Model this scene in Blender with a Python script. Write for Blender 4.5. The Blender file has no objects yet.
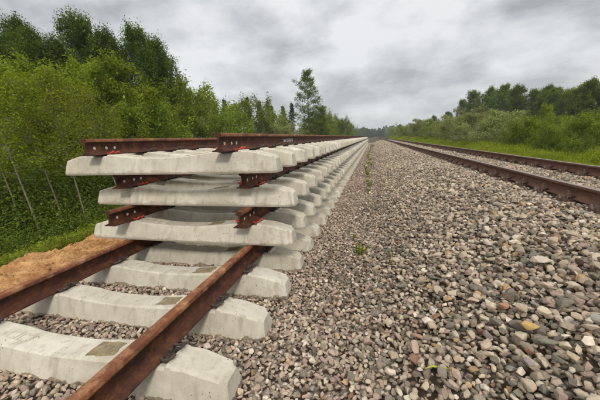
import bpy, bmesh, math, random
import numpy as np
from mathutils import Vector, Matrix, Euler
R = math.radians
SC = bpy.context.scene
COL = SC.collection
rnd = random.Random(7)
rng = np.random.default_rng(11)

# ------------------------------------------------------------------ camera
cd = bpy.data.cameras.new('camera'); cam = bpy.data.objects.new('camera', cd); COL.objects.link(cam)
SC.camera = cam
cd.sensor_width = 36; cd.sensor_fit = 'HORIZONTAL'; cd.lens = 303.92 / 600 * 36
cd.clip_start = .05; cd.clip_end = 6000
YAW, PITCH, ROLL = -.2385, -.1978, -.0386
def camera_matrix():
    R0 = Vector((math.cos(YAW), -math.sin(YAW), 0)); F0 = Vector((math.sin(YAW), math.cos(YAW), 0)); U0 = Vector((0, 0, 1))
    F = F0 * math.cos(PITCH) + U0 * math.sin(PITCH); U = -F0 * math.sin(PITCH) + U0 * math.cos(PITCH)
    c, s = math.cos(ROLL), math.sin(ROLL)
    R1 = c * R0 + s * U; U1 = -s * R0 + c * U
    m = Matrix((R1, U1, -F)).transposed().to_4x4()
    m.translation = Vector((2.1306, 0, 1.5382))
    return m
cam.matrix_world = camera_matrix()
SC.render.resolution_x = 1024; SC.render.resolution_y = 683
SC.view_settings.view_transform = 'Standard'; SC.view_settings.look = 'None'
SC.view_settings.exposure = 0.42; SC.view_settings.gamma = 1

# ------------------------------------------------------------------ node helper
class NT:
    def __init__(s, tree): s.t = tree; s.n = tree.nodes; s.l = tree.links
    def add(s, typ, ins=None, **kw):
        nd = s.n.new(typ)
        for k, v in kw.items(): setattr(nd, k, v)
        for k, v in (ins or {}).items():
            sock = nd.inputs[k]
            if isinstance(v, bpy.types.NodeSocket): s.l.new(v, sock)
            else: sock.default_value = v
        return nd
    def math(s, op, a, b=0.0, c=None, clamp=False):
        i = {0: a, 1: b}
        if c is not None: i[2] = c
        return s.add('ShaderNodeMath', i, operation=op, use_clamp=clamp).outputs[0]
    def mix(s, f, a, b, blend='MIX'):
        nd = s.add('ShaderNodeMix', data_type='RGBA', blend_type=blend)
        for k, v in ((0, f), (6, a), (7, b)):
            if isinstance(v, bpy.types.NodeSocket): s.l.new(v, nd.inputs[k])
            else: nd.inputs[k].default_value = v if k == 0 else (tuple(v) + (1,) if len(v) == 3 else v)
        return nd.outputs[2]
    def ramp(s, f, stops, interp='LINEAR'):
        nd = s.add('ShaderNodeValToRGB', {0: f}); cr = nd.color_ramp; cr.interpolation = interp
        while len(cr.elements) < len(stops): cr.elements.new(.5)
        for e, (p, c) in zip(cr.elements, stops):
            e.position = p; e.color = (c, c, c, 1) if not isinstance(c, tuple) else c + (1,)
        return nd.outputs[0]
    def noise(s, scale, detail=4, rough=.6, vec=None, out=0, dist=0, **kw):
        i = {'Scale': scale, 'Detail': detail, 'Roughness': rough, 'Distortion': dist}
        if vec is not None: i['Vector'] = vec
        return s.add('ShaderNodeTexNoise', i, **kw).outputs[out]
    def voro(s, scale, vec=None, feature='F1', out='Distance', rand=1.0):
        i = {'Scale': scale, 'Randomness': rand}
        if vec is not None: i['Vector'] = vec
        return s.add('ShaderNodeTexVoronoi', i, feature=feature).outputs[out]
def material(name):
    m = bpy.data.materials.new(name); m.use_nodes = True; t = NT(m.node_tree)
    b = [n for n in t.n if n.type == 'BSDF_PRINCIPLED'][0]
    return m, t, b
def setin(t, b, **kw):
    for k, v in kw.items():
        k = k.replace('_', ' ')
        if isinstance(v, bpy.types.NodeSocket): t.l.new(v, b.inputs[k])
        else: b.inputs[k].default_value = v if not isinstance(v, tuple) or len(v) != 3 else v + (1,)
def bump(t, b, h, strength=.3, dist=.01, h2=None):
    n = t.add('ShaderNodeBump', {'Height': h, 'Strength': strength, 'Distance': dist})
    t.l.new(n.outputs[0], b.inputs['Normal']); return n

# ------------------------------------------------------------------ world: overcast sky
SUN_EL, SUN_AZ = R(40), R(160)
w = bpy.data.worlds.new('World'); SC.world = w; w.use_nodes = True
T = NT(w.node_tree)
bg = [n for n in T.n if n.type == 'BACKGROUND'][0]
sky = T.add('ShaderNodeTexSky', sky_type='NISHITA', sun_disc=False, sun_elevation=SUN_EL, sun_rotation=SUN_AZ, altitude=50, air_density=1, dust_density=2)
tc = T.add('ShaderNodeTexCoord').outputs['Generated']
sx = T.add('ShaderNodeSeparateXYZ', {0: tc}).outputs
zz = T.math('MAXIMUM', sx[2], 0.0)
den = T.math('ADD', zz, .34)
px = T.math('DIVIDE', sx[0], den); py = T.math('DIVIDE', sx[1], den)
pv = T.add('ShaderNodeCombineXYZ', {0: px, 1: py, 2: 3.7}).outputs[0]
n1 = T.noise(2.4, 7, .56, pv, dist=.1)
n2 = T.noise(.95, 3, .5, T.add('ShaderNodeVectorMath', {0: pv, 1: (8.1, 2.3, 0)}, operation='ADD').outputs[0])
nm = T.math('ADD', T.math('MULTIPLY', n1, .55), T.math('MULTIPLY', n2, .45))
cl = T.ramp(nm, [(.405, (2.7, 2.76, 2.9)), (.455, (3.9, 3.96, 4.1)), (.50, (5.1, 5.16, 5.25)), (.56, (6.4, 6.45, 6.5))], 'LINEAR')
hz = T.math('POWER', T.math('SUBTRACT', 1.0, zz), 7.0)
cl = T.mix(T.math('MULTIPLY', hz, .75), cl, (6.1, 6.2, 6.3))
up = T.math('MULTIPLY', T.math('POWER', zz, 3.0), 1.0)
cl = T.mix(up, cl, (12.5, 12.5, 12.4))
fin = T.mix(.93, sky.outputs[0], cl)
T.l.new(fin, bg.inputs[0]); bg.inputs[1].default_value = .1

sd = bpy.data.lights.new('sun', 'SUN'); sun = bpy.data.objects.new('sun', sd); COL.objects.link(sun)
sd.energy = 1.5; sd.angle = R(10); sd.color = (1, .93, .83)
# sky's sun_rotation turns from +Y towards +X
sdir = Vector((math.sin(SUN_AZ) * math.cos(SUN_EL), math.cos(SUN_AZ) * math.cos(SUN_EL), math.sin(SUN_EL)))
sun.rotation_euler = sdir.to_track_quat('Z', 'Y').to_euler()
sun.location = (0, -10, 30)

# ------------------------------------------------------------------ object helpers
def tag(o, label=None, cat=None, group=None, kind=None):
    if label: o['label'] = label
    if cat: o['category'] = cat
    if group: o['group'] = group
    if kind: o['kind'] = kind
    return o
def empty(name, loc=(0, 0, 0), rz=0, label=None, cat=None, group=None):
    o = bpy.data.objects.new(name, None); COL.objects.link(o); o.location = loc; o.rotation_euler = (0, 0, rz)
    o.empty_display_size = .1
    return tag(o, label, cat, group)
def link(name, me, parent=None, mat=None):
    o = bpy.data.objects.new(name, me)
    COL.objects.link(o)
    if mat is not None and not me.materials: me.materials.append(mat)
    if parent: o.parent = parent
    return o
def mesh(name, V, F, smooth=False):
    me = bpy.data.meshes.new(name); me.from_pydata([tuple(v) for v in V], [], F); me.update()
    if smooth: me.polygons.foreach_set('use_smooth', [True] * len(me.polygons))
    return me
def npmesh(name, V, F, attrs=None, smooth=False):
    """V (n,3) float array, F (m,k) int array with constant k"""
    me = bpy.data.meshes.new(name); V = np.asarray(V, np.float32); F = np.asarray(F, np.int32)
    me.vertices.add(len(V)); me.vertices.foreach_set('co', V.ravel())
    if len(F):
        m, k = F.shape
        me.loops.add(m * k); me.loops.foreach_set('vertex_index', F.ravel())
        me.polygons.add(m); me.polygons.foreach_set('loop_start', np.arange(0, m * k, k, dtype=np.int32))
        try: me.polygons.foreach_set('loop_total', np.full(m, k, np.int32))
        except Exception: pass
        if smooth: me.polygons.foreach_set('use_smooth', np.ones(m, bool))
    me.update(calc_edges=True)
    for nme, (typ, dom, arr) in (attrs or {}).items():
        a = me.attributes.new(nme, typ, dom)
        key = {'FLOAT': 'value', 'INT': 'value', 'FLOAT_VECTOR': 'vector', 'FLOAT_COLOR': 'color'}[typ]
        a.data.foreach_set(key, np.asarray(arr, np.int32 if typ == 'INT' else np.float32).ravel())
    return me
def bm_mesh(name, bm, angle=None):
    me = bpy.data.meshes.new(name); bm.normal_update(); bm.to_mesh(me); bm.free()
    if angle is not None:
        me.polygons.foreach_set('use_smooth', [True] * len(me.polygons))
        me.set_sharp_from_angle(angle=angle)
    return me
class MB:
    def __init__(s): s.V = []; s.F = []
    def box(s, x0, x1, y0, y1, z0, z1):
        b = len(s.V); s.V += [(x, y, z) for z in (z0, z1) for y in (y0, y1) for x in (x0, x1)]
        s.F += [tuple(b + i for i in q) for q in ((0, 2, 3, 1), (4, 5, 7, 6), (0, 1, 5, 4), (2, 6, 7, 3), (0, 4, 6, 2), (1, 3, 7, 5))]
    def prism(s, c, r, z0, z1, n=6, r1=None, ph=0):
        b = len(s.V); r1 = r if r1 is None else r1
        for z, q in ((z0, r), (z1, r1)):
            s.V += [(c[0] + q * math.cos(2 * math.pi * i / n + ph), c[1] + q * math.sin(2 * math.pi * i / n + ph), z) for i in range(n)]
        s.F += [(b + i, b + (i + 1) % n, b + n + (i + 1) % n, b + n + i) for i in range(n)]
        s.F += [tuple(b + n - 1 - i for i in range(n)), tuple(b + n + i for i in range(n))]
    def tube(s, P, rad, n=6, cap=True):
        P = [Vector(p) for p in P]; b = len(s.V); m = len(P)
        rr = rad if isinstance(rad, (list, tuple)) else [rad] * m
        ref = Vector((0, 0, 1))
        for i, p in enumerate(P):
            t = (P[min(i + 1, m - 1)] - P[max(i - 1, 0)]).normalized()
            if abs(t.dot(ref)) > .95: ref = Vector((1, 0, 0)) if abs(t.x) < .9 else Vector((0, 1, 0))
            u = t.cross(ref).normalized(); v = t.cross(u)
            s.V += [tuple(p + (u * math.cos(a) + v * math.sin(a)) * rr[i]) for a in [2 * math.pi * k / n for k in range(n)]]
        for i in range(m - 1):
            s.F += [(b + i * n + k, b + i * n + (k + 1) % n, b + (i + 1) * n + (k + 1) % n, b + (i + 1) * n + k) for k in range(n)]
        if cap:
            s.F += [tuple(b + k for k in range(n)), tuple(b + (m - 1) * n + n - 1 - k for k in range(n))]
    def mesh(s, name, smooth=False):
        return mesh(name, s.V, s.F, smooth)

# ------------------------------------------------------------------ materials
def concrete_material():
    m, t, b = material('weathered_concrete')
    oc = t.add('ShaderNodeTexCoord').outputs['Object']
    rv = t.add('ShaderNodeObjectInfo').outputs['Random']
    off = t.add('ShaderNodeVectorMath', {0: oc, 1: t.add('ShaderNodeCombineXYZ', {0: t.math('MULTIPLY', rv, 37.), 1: t.math('MULTIPLY', rv, 91.), 2: 0}).outputs[0]}, operation='ADD').outputs[0]
    big = t.noise(2.2, 4, .6, off); mid = t.noise(11, 5, .7, off); fine = t.noise(160, 3, .6, off)
    c = t.mix(t.ramp(big, [(.3, 0.), (.7, 1.)]), (.48, .44, .345), (.69, .655, .555))
    c = t.mix(t.math('MULTIPLY', t.ramp(mid, [(.42, 0.), (.66, 1.)]), .42), c, (.38, .345, .265))
    c = t.mix(t.math('MULTIPLY', rv, .22), c, (.38, .36, .30))
    # formwork runs: vertical drips
    st = t.add('ShaderNodeVectorMath', {0: off, 1: (14, 14, 1.6)}, operation='MULTIPLY').outputs[0]
    c = t.mix(t.math('MULTIPLY', t.ramp(t.noise(1, 3, .6, st), [(.53, 0.), (.68, 1.)]), .42), c, (.27, .235, .165))
    pore = t.math('LESS_THAN', t.voro(38, off), t.math('MULTIPLY', t.ramp(t.noise(7, 2, .5, off), [(.42, 0.), (.66, 1.)]), .19))
    rs_ = t.ramp(t.noise(3.1, 6, .75, t.add('ShaderNodeVectorMath', {0: off, 1: (5, 9, 2)}, operation='ADD').outputs[0]), [(.60, 0.), (.66, 1.)])
    c = t.mix(t.math('MULTIPLY', rs_, .32), c, (.33, .27, .18))
    c = t.mix(t.math('MULTIPLY', t.ramp(fine, [(.55, 0.), (.72, 1.)]), .22), c, (.24, .22, .18))
    c = t.mix(t.math('MULTIPLY', pore, .8), c, (.10, .088, .065))
    # brown mud that clings along the foot of the side, ragged
    z = t.add('ShaderNodeSeparateXYZ', {0: oc}).outputs[2]
    lim = t.math('MULTIPLY_ADD', t.noise(5, 4, .65, off), .15, -.045)
    edge = t.math('LESS_THAN', z, lim)
    wz = t.add('ShaderNodeSeparateXYZ', {0: t.add('ShaderNodeNewGeometry').outputs['Position']}).outputs[2]
    c = t.mix(t.math('MULTIPLY', edge, t.math('MULTIPLY_ADD', t.math('LESS_THAN', wz, .3), .47, .27)), c, (.17, .13, .07))
    setin(t, b, Base_Color=c, Roughness=.88, Specular_IOR_Level=.25)
    hh = t.math('SUBTRACT', t.math('ADD', t.math('MULTIPLY', mid, .5), t.math('MULTIPLY', fine, .2)), t.math('MULTIPLY', pore, .5))
    bump(t, b, hh, .38, .006)
    return m
def rust_material(name, dark, mid_, light, scale=1.0, rough=.75, lightness=.5):
    m, t, b = material(name)
    oc = t.add('ShaderNodeTexCoord').outputs['Object']
    st = t.add('ShaderNodeVectorMath', {0: oc, 1: (14 * scale, 2.2 * scale, 14 * scale)}, operation='MULTIPLY').outputs[0]
    a = t.noise(1, 5, .7, st); f = t.noise(90, 4, .7, oc); p = t.noise(9, 6, .75, oc)
    c = t.mix(t.ramp(a, [(.35, 0.), (.65, 1.)]), dark, mid_)
    c = t.mix(t.math('MULTIPLY', t.ramp(p, [(.48, 0.), (.7, 1.)]), lightness), c, light)
    c = t.mix(t.math('MULTIPLY', t.ramp(f, [(.55, 0.), (.75, 1.)]), .5), c, tuple(x * .35 for x in dark))
    setin(t, b, Base_Color=c, Roughness=rough, Specular_IOR_Level=.35)
    bump(t, b, t.math('ADD', f, p), .55, .005)
    return m
M = {}
M['concrete'] = concrete_material()
M['rust'] = rust_material('rusted_rail_steel', (.028, .012, .008), (.092, .030, .013), (.23, .085, .032), lightness=.6)
M['rust_head'] = rust_material('orange_rust_rail_head', (.09, .030, .017), (.25, .092, .034), (.46, .24, .12), lightness=.85)
M['rust_old'] = rust_material('old_running_rail_rust', (.085, .038, .022), (.17, .080, .046), (.30, .165, .10))
M['iron'] = rust_material('dark_fastening_iron', (.025, .021, .019), (.07, .055, .045), (.17, .12, .09), 3)
M['iron_old'] = rust_material('brown_fastening_iron', (.05, .030, .022), (.15, .095, .065), (.40, .30, .23), 3)
def simple(name, col, rough=.7, var=.25, scale=40, metal=0., bumps=.2):
    m, t, b = material(name)
    oc = t.add('ShaderNodeTexCoord').outputs['Object']
    n = t.noise(scale, 5, .7, oc)
    c = t.mix(t.ramp(n, [(.3, 0.), (.7, 1.)]), tuple(x * (1 - var) for x in col), tuple(min(1, x * (1 + var)) for x in col))
    setin(t, b, Base_Color=c, Roughness=rough, Metallic=metal)
    bump(t, b, n, bumps, .003)
    return m
M['red'] = simple('red_orange_painted_clip', (.50, .045, .022), .5)
M['pad'] = simple('black_rubber_pad', (.02, .02, .022), .7)
M['mud'] = simple('dried_brown_mud', (.24, .19, .11), .95, .45, 22, bumps=.5)
M['chalk'] = simple('white_chalk', (.7, .66, .62), .95, .2, 200)
M['steel'] = simple('worn_rail_top_steel', (.30, .25, .22), .42, .25, 60, metal=.55, bumps=.08)
def tint_material(name, rough=.85, bscale=3.0, bstr=.5, dark=.55, instancer=True):
    m, t, b = material(name)
    at = t.add('ShaderNodeAttribute', attribute_type='INSTANCER' if instancer else 'OBJECT', attribute_name='tint').outputs['Color']
    oc = t.add('ShaderNodeTexCoord').outputs['Object']
    ge = t.add('ShaderNodeNewGeometry').outputs['Position']
    n = t.noise(26, 5, .7, ge); g = t.noise(190, 3, .7, ge)
    c = t.mix(t.math('MULTIPLY', t.ramp(n, [(.35, 0.), (.7, 1.)]), .6), at, t.mix(1.0, at, (dark, dark * .92, dark * .85), 'MULTIPLY'))
    c = t.mix(t.math('MULTIPLY', t.ramp(g, [(.5, 0.), (.72, 1.)]), .35), c, (.5, .47, .43))
    setin(t, b, Base_Color=c, Roughness=rough, Specular_IOR_Level=.3)
    bump(t, b, t.math('ADD', t.math('MULTIPLY', n, 1.0), t.math('MULTIPLY', g, .25)), bstr, .006)
    return m
M['stone'] = tint_material('ballast_stone')
M['stone_obj'] = tint_material('single_stone', instancer=False)
def leaf_material(name, c0, c1, c2, trans=.35, inst=False):
    """leaf colour varies by leaf (attribute lv) and by plant"""
    m, t, b = material(name)
    lv = t.add('ShaderNodeAttribute', attribute_name='lv').outputs['Fac']
    rv = t.add('ShaderNodeObjectInfo').outputs['Random']
    c = t.ramp(lv, [(0., c0), (.55, c1), (1., c2)])
    c = t.mix(t.math('MULTIPLY', rv, .35), c, c1)
    hs = t.add('ShaderNodeHueSaturation', {'Hue': t.math('MULTIPLY_ADD', rv, .020, .494), 'Value': t.math('MULTIPLY_ADD', rv, .35, .82), 'Color': c}).outputs[0]
    setin(t, b, Base_Color=hs, Roughness=.6, Specular_IOR_Level=.25)
    tr = t.add('ShaderNodeBsdfTranslucent', {'Color': t.mix(1.0, hs, (1.35, 1.3, .4), 'MULTIPLY')})
    mx = t.add('ShaderNodeMixShader', {0: trans, 1: b.outputs[0], 2: tr.outputs[0]})
    out = [n for n in t.n if n.type == 'OUTPUT_MATERIAL'][0]
    t.l.new(mx.outputs[0], out.inputs[0])
    return m
M['leaf_dark'] = leaf_material('dark_broadleaf', (.045, .078, .009), (.095, .145, .014), (.185, .240, .026))
M['leaf_mid'] = leaf_material('fresh_yellow_green_leaf', (.100, .135, .010), (.200, .245, .016), (.370, .395, .032), .4)
M['leaf_bush'] = leaf_material('bush_leaf', (.095, .135, .013), (.190, .245, .022), (.345, .385, .045), .38)
M['leaf_willow'] = leaf_material('grey_green_willow_leaf', (.13, .15, .055), (.26, .29, .11), (.47, .48, .25), .3)
M['leaf_birch'] = leaf_material('birch_leaf', (.055, .080, .014), (.115, .155, .024), (.205, .250, .045), .35)
M['leaf_aspen'] = leaf_material('aspen_leaf', (.075, .110, .012), (.155, .205, .018), (.270, .320, .036), .35)
M['leaf_spruce'] = leaf_material('spruce_needles', (.022, .036, .012), (.045, .065, .020), (.080, .10, .030), .15)
M['grass'] = leaf_material('grass_blade', (.125, .165, .010), (.240, .290, .016), (.400, .430, .040), .4)
M['weed'] = leaf_material('weed_leaf', (.10, .13, .010), (.19, .23, .014), (.34, .36, .03), .35)
M['under'] = leaf_material('undergrowth_leaf', (.055, .082, .009), (.11, .155, .014), (.21, .26, .026), .3)
M['bark'] = simple('grey_brown_bark', (.10, .085, .065), .9, .4, 18, bumps=.5)
M['bark_pale'] = simple('pale_grey_olive_bark', (.17, .155, .11), .85, .45, 14, bumps=.4)
M['bark_birch'] = simple('white_birch_bark', (.42, .40, .35), .8, .5, 7, bumps=.3)

# ------------------------------------------------------------------ terrain
def lerp_tab(x, tab):
    return np.interp(x, [a for a, _ in tab], [b for _, b in tab])
PROF = [(-1500, -1.0), (-60, -1.0), (-12, -.95), (-5.2, -.75), (-3.9, -.42), (-3.0, -.10), (-2.5, -.01), (-1.6, 0.), (1.75, 0.), (2.15, .035), (3.85, .545), (4.15, .572), (6.95, .572), (7.35, .50), (8.4, .12), (12, -.05), (20, -.35), (60, -.6), (1500, -.8)]
def hnoise(x, y):
    return .5 * (np.sin(x * 1.7 + 1.3 * np.sin(y * .9)) * np.sin(y * 1.3 + .7 * np.sin(x * 1.1)) + .6 * np.sin(x * 3.9 + y * 2.3 + 1) * np.sin(y * 4.3 - x * 1.9))
def ground_z(x, y):
    x = np.asarray(x, float); y = np.asarray(y, float)
    z = lerp_tab(x, PROF)
    amp = lerp_tab(x, [(-60, .15), (-5, .06), (-2.6, .015), (-1.5, .004), (1.6, .006), (2.4, .03), (3.7, .02), (4.2, .003), (7.0, .003), (9, .06), (60, .15)])
    z = z + amp * hnoise(x, y)
    # a hollow of dirty fines along the foot of the ballast shoulder
    z = z - .022 * np.exp(-((x - 1.95) / .12) ** 2)
    return z
def grid_object(name, xs, ys, zf, mat, kind='structure'):
    X, Y = np.meshgrid(xs, ys, indexing='xy'); Z = zf(X, Y)
    V = np.stack([X.ravel(), Y.ravel(), Z.ravel()], 1); nx, ny = len(xs), len(ys)
    i = np.arange(nx - 1)[None, :] + np.arange(ny - 1)[:, None] * nx
    F = np.stack([i, i + 1, i + nx + 1, i + nx], -1).reshape(-1, 4)
    o = link(name, npmesh(name, V, F, smooth=True), None, mat); o['kind'] = kind
    return o
m, t, b = material('embankment_soil_and_ballast_dust')
ge = t.add('ShaderNodeNewGeometry').outputs['Position']
gx = t.add('ShaderNodeSeparateXYZ', {0: ge}).outputs[0]
vc = t.voro(19, ge, out='Color'); vd = t.voro(19, ge)
hue = t.add('ShaderNodeSeparateColor', {0: vc}).outputs[0]
stn = t.ramp(hue, [(0., (.085, .065, .045)), (.3, (.20, .17, .135)), (.6, (.32, .28, .23)), (.85, (.40, .36, .31)), (1., (.22, .15, .10))])
bal = t.mix(t.ramp(vd, [(.25, 0.), (.55, 1.)]), stn, (.045, .032, .022))
soil = t.mix(t.noise(3, 6, .7, ge), (.030, .030, .012), (.075, .070, .028))
wob = t.math('MULTIPLY_ADD', t.noise(2.2, 4, .6, ge), .8, -.4)
e1 = t.math('GREATER_THAN', t.math('ADD', gx, wob), -2.2); e2 = t.math('LESS_THAN', t.math('ADD', gx, wob), 7.7)
setin(t, b, Base_Color=t.mix(t.math('MULTIPLY', e1, e2), soil, bal), Roughness=.95, Specular_IOR_Level=.15)
bump(t, b, t.math('SUBTRACT', 1.0, vd), .8, .03)
M['ground'] = m
xs = np.concatenate([[-1500, -700, -300, -150, -90, -60], np.arange(-45, -12, 3), np.arange(-12, -3.2, .4), np.arange(-3.2, 9, .1), np.arange(9, 20, .8), np.arange(20, 60, 4), [60, 90, 150, 300, 700, 1500]])
ys = np.concatenate([[-1500, -500, -150, -50, -20, -8], np.arange(-4, 14, .12), np.arange(14, 60, .7), np.arange(60, 200, 8), [220, 300, 450, 700, 1000, 1500]])
grid_object('ground', xs, ys, ground_z, M['ground'])

# dug-up sand strip left of the panels
m, t, b = material('orange_brown_sand')
ge = t.add('ShaderNodeNewGeometry').outputs['Position']
n = t.noise(3.2, 6, .7, ge); n2 = t.noise(24, 6, .75, ge); n3 = t.noise(140, 3, .7, ge)
c = t.mix(t.ramp(n, [(.38, 0.), (.62, 1.)]), (.38, .175, .06), (.72, .43, .19))
c = t.mix(t.math('MULTIPLY', t.ramp(n2, [(.50, 0.), (.68, 1.)]), .8), c, (.13, .055, .02))
c = t.mix(t.math('MULTIPLY', t.ramp(n3, [(.55, 0.), (.7, 1.)]), .35), c, (.55, .40, .24))
setin(t, b, Base_Color=c, Roughness=.97, Specular_IOR_Level=.1)
bump(t, b, t.math('ADD', n2, t.math('MULTIPLY', n3, .3)), .9, .025)
M['sand'] = m
from mathutils import noise as mn
def sand_z(X, Y):
    e = np.clip((X + 2.72 + .16 * np.sin(Y * 2.3) * np.sin(Y * .9 + 1) + .06 * np.sin(Y * 7.1)) / .28, 0, 1) * np.clip((-1.45 - X) / .3, 0, 1)
    Z = np.zeros_like(X)
    for i in np.ndindex(X.shape):
        x, y = X[i], Y[i]
        Z[i] = .055 * mn.noise((x * 2.1, y * 1.5, 3)) + .045 * mn.noise((x * 6.3, y * 5.2, 7)) + .055 * abs(mn.noise((x * 14, y * 13, 1))) + .018 * mn.noise((x * 34, y * 33, 1))
    return ground_z(X, Y) - .03 + e * (.115 + Z)
grid_object('sand_bank', np.arange(-2.8, -1.36, .03), np.concatenate([np.arange(-1.5, 7, .035), np.arange(7, 40, .25)]), sand_z, M['sand'])

# ------------------------------------------------------------------ scatter by geometry nodes
def scatter(name, pts, rot, scl, idx, tint, protos, kind='stuff'):
    pc = bpy.data.collections.new(name + '_shapes')
    for p in protos: pc.objects.link(p)
    me = npmesh(name, pts, np.zeros((0, 3)), {'rot': ('FLOAT_VECTOR', 'POINT', rot), 'scl': ('FLOAT_VECTOR', 'POINT', scl),
                                               'idx': ('INT', 'POINT', idx), 'tint': ('FLOAT_COLOR', 'POINT', tint)})
    o = link(name, me)
    ng = bpy.data.node_groups.new(name + '_nodes', 'GeometryNodeTree')
    ng.interface.new_socket('Geometry', in_out='INPUT', socket_type='NodeSocketGeometry')
    ng.interface.new_socket('Geometry', in_out='OUTPUT', socket_type='NodeSocketGeometry')
    t = NT(ng)
    gi = t.add('NodeGroupInput'); go = t.add('NodeGroupOutput')
    ci = t.add('GeometryNodeCollectionInfo'); ci.inputs['Collection'].default_value = pc
    ci.inputs['Separate Children'].default_value = True; ci.inputs['Reset Children'].default_value = True
    def na(nm, dt): return t.add('GeometryNodeInputNamedAttribute', {'Name': nm}, data_type=dt).outputs['Attribute']
    ip = t.add('GeometryNodeInstanceOnPoints')
    t.l.new(gi.outputs[0], ip.inputs['Points']); t.l.new(ci.outputs[0], ip.inputs['Instance'])
    ip.inputs['Pick Instance'].default_value = True
    t.l.new(na('idx', 'INT'), ip.inputs['Instance Index'])
    e2r = t.add('FunctionNodeEulerToRotation'); t.l.new(na('rot', 'FLOAT_VECTOR'), e2r.inputs[0])
    t.l.new(e2r.outputs[0], ip.inputs['Rotation'])
    t.l.new(na('scl', 'FLOAT_VECTOR'), ip.inputs['Scale'])
    t.l.new(ip.outputs[0], go.inputs[0])
    md = o.modifiers.new('scatter', 'NODES'); md.node_group = ng
    o['kind'] = kind
    return o

# ballast stones: angular hulls with worn edges
def stone_mesh(seed, n=13, flat=.62, long=1.0, bev=.058, bs=2):
    r = random.Random(seed); bm = bmesh.new()
    for _ in range(n):
        v = Vector((r.gauss(0, 1), r.gauss(0, 1), r.gauss(0, 1))).normalized() * r.uniform(.86, 1)
        bm.verts.new((v.x * .5 * long, v.y * .5 * r.uniform(.74, .86), v.z * .5 * flat))
    bmesh.ops.convex_hull(bm, input=bm.verts)
    for v in [v for v in bm.verts if not v.link_faces]: bm.verts.remove(v)
    bmesh.ops.dissolve_limit(bm, angle_limit=R(14), verts=bm.verts, edges=bm.edges)
    bmesh.ops.bevel(bm, geom=list(bm.edges), offset=bev, segments=bs, affect='EDGES', profile=.6, clamp_overlap=True)
    me = bm_mesh('stone', bm)
    me.polygons.foreach_set('use_smooth', [True] * len(me.polygons)); me.set_sharp_from_angle(angle=R(28))
    return me
STONES = [stone_mesh(i, 12 + (i * 5) % 9, [.55, .7, .8, .42][i % 4], [1, 1.15, .95, 1.3][(i // 4) % 4]) for i in range(20)]
for me in STONES: me.materials.append(M['stone'])
stone_protos = [bpy.data.objects.new('stone_shape', me) for me in STONES]
PAL = np.array([(.54, .455, .325), (.45, .37, .265), (.34, .275, .195), (.46, .34, .265), (.35, .255, .205), (.25, .205, .15), (.22, .185, .145), (.14, .105, .07), (.42, .28, .13), (.27, .145, .085), (.64, .565, .45), (.18, .165, .12)])
W_LEFT = np.array([9, 10, 8, 17, 12, 7, 5, 4, .5, .4, 7, 2.])     # pinkish grey ballast by the panels
W_RIGHT = np.array([17, 15, 11, 6, 3, 9, 7, 4.5, 2.0, 1.2, 9, 7.])   # older mixed stones on the shoulder
W_FINE = np.array([2, 3, 5, 2, 4, 7, 14, 28, 1, 3, 1, 5.])        # dark dirty hollow
def tints(x, y):
    n = len(x)
    out = np.zeros((n, 4)); u = rng.random(n)
    edge = 1.95 + .25 * np.sin(y * 1.3) * .5 + rng.normal(0, .12, n)
    hol = np.exp(-((x - edge) / .28) ** 2) * (.55 + .45 * np.sin(y * 2.1 + 1))
    r = rng.random(n)
    zone = np.where(r < hol * .95, 2, np.where(x < edge, 0, 1))
    for k, wv in enumerate((W_LEFT, W_RIGHT, W_FINE)):
        s = zone == k; ch = rng.choice(len(PAL), s.sum(), p=wv / wv.sum()); out[s, :3] = PAL[ch]
    out[:, :3] *= (rng.normal(1, .14, n).clip(.6, 1.4))[:, None]
    out[:, :3] *= 1 + rng.normal(0, .012, (n, 3))
    # dirt patches: browner, darker stretches of ballast
    d = .5 + .5 * hnoise(x * .9 + 4, y * .8); d = d.clip(0, 1) ** 2
    out[:, :3] *= (1 - .26 * d * (x > 2))[:, None]
    out[:, 3] = 1
    return out.clip(.02, .8)
XNR = 4.752
def lay_stones(name, x0, x1, y0, y1, spacing, sizef, lift, dens=1.0, seed=0):
    gx = np.arange(x0, x1, spacing); gy = np.arange(y0, y1, spacing * .87)
    X, Y = np.meshgrid(gx, gy); X = X + (np.arange(len(gy)) % 2)[:, None] * spacing / 2
    X = X.ravel() + rng.normal(0, .27 * spacing, X.size); Y = Y.ravel() + rng.normal(0, .27 * spacing, Y.size)
    keep = rng.random(len(X)) < dens
    X, Y = X[keep], Y[keep]
    s = sizef(X, Y) * np.exp(rng.normal(0, .20, len(X)))
    onrail = np.minimum(np.abs(X - XNR), np.abs(X - XNR - 1.59)) < .26
    Z = ground_z(X, Y) + s * lift - .014 * onrail + rng.normal(0, .09, len(X)) * s
    n = len(X)
    rot = np.stack([rng.normal(0, .42, n), rng.normal(0, .42, n), rng.random(n) * 6.283], 1)
    scl = np.stack([s, s, s], 1) * (1 + rng.normal(0, .1, (n, 3)))
    return np.stack([X, Y, Z], 1), rot, scl, rng.integers(0, len(STONES), n), tints(X, Y)
def sz(x, y):
    s = np.interp(x, [-2, 1.7, 2.3, 2.9, 3.6, 4.4, 8], [.043, .042, .047, .057, .063, .054, .053])
    return s
sz2 = lambda x, y: sz(x, y) * 1.25
def cat(*a): return [np.concatenate(q) for q in zip(*a)]
near = cat(lay_stones('a', -1.75, 2.2, -1.2, 12, .037, lambda x, y: sz(x, y) * .9, .08), lay_stones('a', -1.75, 2.2, -1.2, 12, .042, sz, .46, .85),
           lay_stones('a', 2.1, 7.35, -1.2, 12, .044, lambda x, y: sz(x, y) * .85, .08), lay_stones('a', 2.1, 7.35, -1.2, 12, .053, sz, .48, .9),
           lay_stones('a', 2.1, 3.9, -1.2, 7, .13, lambda x, y: sz(x, y) * 1.4, .62, .8))
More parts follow.
